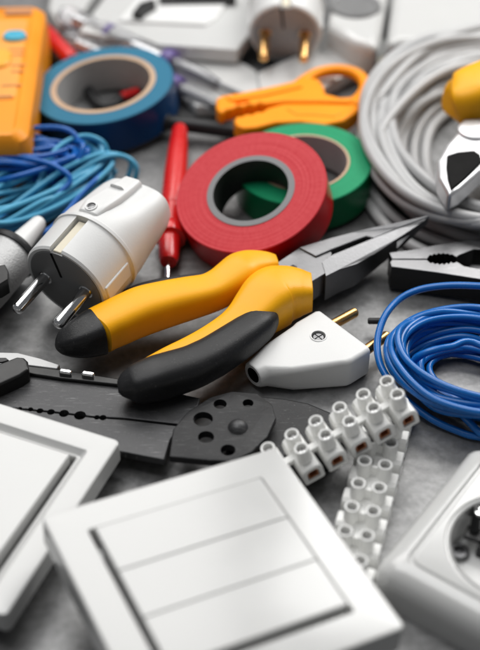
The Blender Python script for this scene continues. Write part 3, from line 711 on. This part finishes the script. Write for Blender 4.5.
# ------------------------------------------------------------------ diagonal cutters on the cable coil
DC = thing('diagonal_cutters', 'diagonal cutters with yellow grip and bright steel jaws, lying on the cable coil', 'cutters', loc=at(470, 140, 26))
link('handle', pxloft([(453, 104, 26, 34), (456, 103, 40, 34), (463, 101, 50, 35), (480, 95, 54, 36), (520, 78, 54, 38), (580, 45, 50, 40)], 34, e=3.2), YELLOW, DC, world=True, smooth=179)
link('jaw', pxprism([(463, 117), (480, 113), (560, 110), (560, 150), (500, 160), (480, 171), (461, 188), (449, 194.5), (438.5, 177), (437, 160), (447, 143), (456, 133)], 33, 9), SATIN, DC, world=True, bevel=1.6)
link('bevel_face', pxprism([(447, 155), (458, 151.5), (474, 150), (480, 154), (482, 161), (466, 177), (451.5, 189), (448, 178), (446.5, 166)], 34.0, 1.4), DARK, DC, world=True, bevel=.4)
p = at(474, 131, 33)
link('pivot', lathe([(0, 35.2), (5, 35.0), (6.6, 34.2), (7, 33), (7, 31), (0, 31)], 32, None, Matrix.Translation((p.x, p.y, 0))), SATIN, DC, world=True)

# ------------------------------------------------------------------ red and black test probes
def lathe_px(name, pa, pb, za, zb, prof, m, parent, **k):
    """prof in (radius, fraction along a->b)"""
    a, b = at(*pa, za), at(*pb, zb); L_ = (b-a).length
    return link(name, lathe([(r, f*L_) for r, f in prof], 32, None, frame_z(a, b)), m, parent, world=True, **k)
RP = thing('test_probe', 'red test probe with finger guard and short metal tip, left of the red tape', 'probe', loc=at(172, 210, 0), group='test probes')
lathe_px('probe_body', (180, 128), (172.5, 208), 8, 7, [(0, 0), (2.9, 0), (3.6, .04), (4.5, .3), (5.1, .6), (5.1, .98), (4.7, 1.0), (0, 1)], RED, RP)
lathe_px('neck', (172.5, 207), (171, 228), 7, 6.5, [(0, 0), (4.5, 0), (4.6, .1), (4.6, .9), (4.8, 1), (0, 1)], RED, RP)
lathe_px('finger_guard', (171, 226), (170, 240), 6.5, 6, [(0, 0), (4.4, 0), (6.0, .2), (6.9, .55), (6.4, .9), (3, 1), (0, 1)], RED, RP)
lathe_px('nose_cone', (170, 236), (168.5, 262), 6, 5, [(0, 0), (4.8, 0), (4.5, .4), (4.1, .85), (3.3, 1), (0, 1)], RED, RP)
lathe_px('metal_tip', (168.5, 260), (167.2, 280), 5, 4.5, [(0, 0), (.9, 0), (.9, .35), (1.15, .4), (1.15, .9), (.6, 1), (0, 1)], CHROME, RP)
BP = thing('test_probe', 'black test probe between the blue tape and the orange stripping tool', 'probe', loc=at(205, 128, 0), group='test probes')
lathe_px('probe_body', (158, 121), (250, 133), 7, 6, [(0, 0), (2.8, 0), (3.4, .06), (3.5, .7), (3.0, .95), (2.2, 1), (0, 1)], BLACK, BP)
lathe_px('finger_guard', (163, 121.8), (169, 122.5), 7, 7, [(0, 0), (4.6, 0), (4.8, .5), (4.4, 1), (0, 1)], BLACK, BP)

# ------------------------------------------------------------------ silver connector at left edge
SC = thing('metal_connector', 'satin silver connector with black ring and white tapered end, at the left edge', 'connector', loc=at(5, 262, 0))
lathe_px('shell', (-42, 312), (12, 253), 12, 14, [(0, 0), (9.5, 0), (10.8, .05), (11.0, .5), (10.6, .94), (9.8, 1), (0, 1)], SILVER, SC)
lathe_px('ring', (9.5, 256), (13.5, 251.6), 13.9, 14.1, [(9.0, 0), (11.3, 0), (11.7, .5), (11.3, 1), (9, 1), (0, 1)], BLACK, SC)
lathe_px('tapered_end', (10, 254.5), (41, 220), 14, 15, [(0, 0), (7.4, .05), (5.4, .12), (4.9, .2), (3.0, .92), (2.4, .98), (1.4, 1), (0, 1)], WHITE_MATTE, SC)
a, b = at(25, 256, 9), at(45, 226, 10)
link('cable', tube([a, (a+b)/2+Vector((.6, -.6, 0)), b], .8, None, 8), BLACK, SC, world=True)
link('window', pxprism([(-4, 266), (5, 264), (8.5, 271), (8, 279), (0, 284), (-4, 285)], 24.4, 7), BLACK_STEEL, SC, world=True, bevel=.4)

# ------------------------------------------------------------------ orange cable stripping tool
OT = thing('stripping_tool', 'orange plastic cable stripping tool with toothed jaws and loop handle, above the green tape', 'stripping tool', loc=at(300, 100, 0))
zt = 16
b_ = pxprism([(216, 98), (222, 95), (240, 92), (270, 86), (296, 80), (309, 76), (319, 79), (324, 86), (325, 93), (340, 97), (356, 96), (350, 102), (320, 101), (285, 101), (264, 103.5), (259, 101.5), (254, 105), (248, 103), (243, 106.5), (237, 105), (232, 108.5), (226, 109), (221, 113), (216, 108)], zt, 7)
o1 = link('upper_arm', b_, ORANGE, OT, world=True, bevel=1.3, bseg=4)
iv = o_m[OT.name].inverted()
def pc(pg, z, th):
    b = pxprism(pg, z, th); b.transform(iv); return b
link('loop_handle', loft([(*at(u, v, zt-3), 2.3+k, 2.6) for u, v, k in ((296, 88, .6), (306, 80, .4), (318, 73.5, .2), (334, 70.5, .2), (350, 72, .2), (361, 78, .3), (366, 87, .8), (363, 98, 1.8), (353, 107, 2.6))], e=2.4), ORANGE, OT, world=True, smooth=179)
cut(o1, [pc([(232, 98.5), (246, 96.5), (252, 97.5), (238, 100.5)], zt+2, 4)])
b_ = pxprism([(234, 121), (236, 116), (242, 116), (246, 113.5), (252, 114), (257, 111), (262, 111.5), (268, 107.5), (288, 102), (318, 100), (352, 100), (366, 98), (356, 112), (344, 120), (325, 124), (300, 121), (276, 122), (256, 127), (244, 128), (237, 126)], zt-1.5, 8)
o2 = link('lower_arm', b_, ORANGE, OT, world=True, bevel=1.3, bseg=4)
b_ = pxprism([(284, 108), (298, 104.5), (322, 106), (345, 112), (335, 117), (315, 115), (296, 115)], zt-1.0, 2.5); link('raised_pad', b_, ORANGE, OT, world=True, bevel=1.2)
b_ = pxprism([(226, 96.5), (262, 90.5), (300, 83), (303, 86), (264, 95), (230, 100)], zt+.9, 1.5); link('raised_rib', b_, ORANGE, OT, world=True, bevel=.6)
p = at(268, 101, zt); link('blade', pxprism([(240, 106), (262, 101), (266, 104), (244, 109)], zt-2.5, 1), STEEL, OT, world=True)

# ------------------------------------------------------------------ orange tester (multimeter), top left
P1, P2 = at(46, 3, 30), at(27, 138, 30); ydir = (P1-P2).normalized(); xdir = Vector((ydir.y, -ydir.x, 0))
mc = (P1+P2)/2 - xdir*36; hl = (P1-P2).length/2; mc.z = 0
MM = Matrix.Identity(4); MM.col[0][:3] = xdir; MM.col[1][:3] = ydir; MM.translation = mc
MT = thing('multimeter', 'orange multimeter with an oval cyan button, in the upper left corner', 'multimeter', MM)
link('case', loops_solid([rr(35, hl-1, 6, .5, 8), rr(36.5, hl, 7, 4, 8), rr(36.5, hl, 7, 22, 8), rr(35.8, hl-.8, 6.5, 27, 8), rr(33, hl-3, 5, 29.6, 8), rr(30.5, hl-5, 4, 30, 8), rr(29, hl-6, 3, 29, 8)]), METER, MT)
def mpx(u, v): q = MM.inverted() @ at(u, v, 29.5); return q.x, q.y
x0, y0 = mpx(16, 55)
link('panel', loops_solid([rr(28.4, hl*.60, 3, 28.6, 5), rr(28.4, hl*.60, 3, 29.4, 5), rr(27.8, hl*.60-.6, 3, 29.7, 5)]), METER_PANEL, MT).location = (0, (y0-2)*S, 0)
x, y = mpx(15, 37.5)
link('button', loops_solid([[(x+a, y+b, z) for a, b, z in rr(w, h, h-.01, z, 8)] for w, h, z in ((5.4, 4.2, 29.0), (5.4, 4.2, 30.6), (4.9, 3.7, 31.2), (3.5, 2.6, 31.4))]), CYAN, MT, label='cyan oval button')
x, y = mpx(-2, 60)
link('button', loops_solid([[(x+a, y+b, z) for a, b, z in rr(w, h, h-.01, z, 8)] for w, h, z in ((6, 8, 29.0), (6, 8, 30.6), (5.4, 7.2, 31.2))]), AMBER, MT, label='amber selector button')
b_ = bmesh.new()
for (u, v, w, h) in ((19, 12, 26, 5.5), (17, 50, 14, .8), (17, 55, 12, .8), (19, 66, 14, .8), (18, 72, 12, .8), (12, 86, 18, .8)):
    x, y = mpx(u, v); box(w/2, h, .5, (x, y, 29.75), b_)
link('printing', b_, METER_MARK, MT)
x, y = mpx(6, 97); link('seam', box(54, 1.0, .9, (0, y, 29.6)), METER_MARK, MT)

# ------------------------------------------------------------------ clear voltage testers, red lead behind the meter
def tester(label, pa, pb, za, zb, R=5.2, full=True):
    t = thing('voltage_tester', label, 'tester', loc=at((pa[0]+pb[0])/2, (pa[1]+pb[1])/2, 0), group='clear voltage testers')
    lathe_px('clear_handle', pa, pb, za, zb, [(0, 0), (R*.7, 0), (R, .05), (R, .18), (R*.82, .2), (R*.82, .24), (R, .27), (R, .62), (R*.75, .66), (R*.7, .9), (R*.4, 1), (0, 1)], CLEAR, t)
    lathe_px('inner_tube', pa, pb, za, zb, [(0, .1), (R*.42, .1), (R*.42, .66), (0, .66)], BRIGHT_STEEL, t)
    lathe_px('collar', pa, pb, za, zb, [(R*.5, .66), (R*1.02, .67), (R*1.08, .70), (R*1.02, .73), (R*.5, .74)], PURPLE, t)
    lathe_px('collar', pa, pb, za, zb, [(R*.5, .30), (R*1.03, .31), (R*1.03, .335), (R*.5, .34)], PURPLE, t)
    lathe_px('shaft', pa, pb, za, zb, [(0, .6), (1.4, .6), (1.4, 1.3), (1.1, 1.34), (0, 1.34)], STEEL, t)
    return t
tester('clear handled voltage tester, the upper and more visible of two behind the blue tape', (62, 14), (218, 84), 14, 10, 5.6)
tester('clear handled voltage tester, the lower of two, mostly hidden behind the blue tape', (64, 38), (226, 110), 9, 7, 5.4)
RL = thing('test_lead_plug', 'short red plug with black sleeve, between the multimeter and the blue tape', 'plug', loc=at(62, 48, 0))
lathe_px('plug_body', (44, 30), (72, 60), 8, 8, [(0, 0), (3.6, 0), (4, .1), (4, .9), (3, 1), (0, 1)], RED, RL)
lathe_px('sleeve', (44, 42), (66, 66), 4.5, 4.5, [(0, 0), (3.6, 0), (3.8, .9), (0, 1)], BLACK, RL)

link('lead', tube([at(68, 58, 5), at(84, 84, 3.5), at(98, 104, 3), at(112, 106, 3), at(126, 97, 3), at(140, 92, 3)], 2.6, None, 10), BLACK, RL, world=True, smooth=179)
lathe_px('tip_sleeve', (121, 97), (140, 91), 4.5, 4.5, [(0, 0), (2.2, .05), (2.2, .9), (0, 1)], RED, RL)

# ------------------------------------------------------------------ white things at the back
def plate(name, label, cat, px, z, th, m=WHITE, bev=1.2, grp=None):
    ps = [at(u, v, z) for u, v in px]; c = sum(ps, Vector())/len(ps)
    t = thing(name, label, cat, loc=(c.x, c.y, 0), group=grp)
    o = link('housing', prism([(p.x, p.y) for p in ps], z-th, z), m, t, world=True, bevel=bev)
    return t
w1 = plate('switch_frame', 'white switch frame lying face up at the top, behind the clear testers', 'switch frame', [(78, 31), (118, -22), (292, -22), (262, 18), (237, 49.5), (160, 44)], 16, 8, grp='white fittings at the back')
o = link('inner_frame', pxprism([(118, 20), (146, -12), (236, -12), (216, 18), (205, 24)], 17.5, 2.5), WHITE_MATTE, w1, world=True, bevel=.8)
o = link('dark_block', pxprism([(132, 12), (140, 2), (154, -2), (156, 3), (146, 9), (141, 14)], 21, 4), BLACK_STEEL, w1, world=True, bevel=.6)  # small dark raised block on the left part of the frame
o = link('cover_edge', pxprism([(158, -3), (236, -6), (236, -1), (160, 0)], 20, 3), BLACK_STEEL, w1, world=True, bevel=.3)
w3 = plate('cover_plate', 'white blank cover plate under the edge of the switch frame, left of the brass pins', 'cover plate', [(150, 58), (240, 60), (257, 70), (262, 104), (196, 106)], 7, 6, grp='white fittings at the back')
w2 = plate('socket_plate', 'white plate with tan edge under the round plug with brass pins', 'plate', [(257, 72), (300, 53), (340, 12), (395, 44), (392, 50), (356, 69), (296, 102), (262, 104)], 8.5, 7, grp='white fittings at the back')
link('tan_edge', pxprism([(392, 51.5), (356, 70.5), (356, 74.5), (393, 55.5)], 7.5, 5), CREAM, w2, world=True, bevel=.4)
w4 = plate('junction_box', 'white box with round dark opening, behind the brass pinned plug', 'box', [(328, 22), (334, -34), (392, -34), (382, 28), (378, 47), (352, 40)], 22, 20, bev=4, grp='white fittings at the back')
p = at(355, 6, 22)
link('opening', lathe([(0, 22.3), (9.5, 22.3), (10.4, 23.2), (12, 23.5), (12.8, 22.8), (13, 21.5), (0, 21.5)], 32, None, Matrix.Translation((p.x, p.y, 0))), GREY_FACE, w4, world=True)
w5 = plate('junction_box', 'white box at the top right edge, behind the cable coil', 'box', [(386, 42), (396, -34), (560, -34), (560, 44), (470, 40)], 20, 18, bev=5, grp='white fittings at the back')
w6 = plate('cover_plate', 'white plate in the top left, behind the multimeter', 'cover plate', [(48, 8), (56, -30), (108, -30), (76, 24), (58, 24)], 9, 8, grp='white fittings at the back')
# second round plug with light grey face and brass pins
fc2 = at(285, 34, 20); a2 = Vector((-.06, -.98, -.16)).normalized(); s2_ = Vector((1, 0, 0)); s2_ = (s2_-a2*s2_.dot(a2)).normalized(); u2 = a2.cross(s2_)
if u2.z < 0: u2 = -u2
MQ = Matrix.Identity(4); MQ.col[0][:3] = u2.cross(a2).normalized(); MQ.col[1][:3] = u2; MQ.col[2][:3] = a2; MQ.translation = fc2
round_plug('round_plug', 'white round plug with light grey face and brass pins, behind the orange tool', MQ, GREY_FACE2, BRASS, R=17.5, group='round grounded plugs')
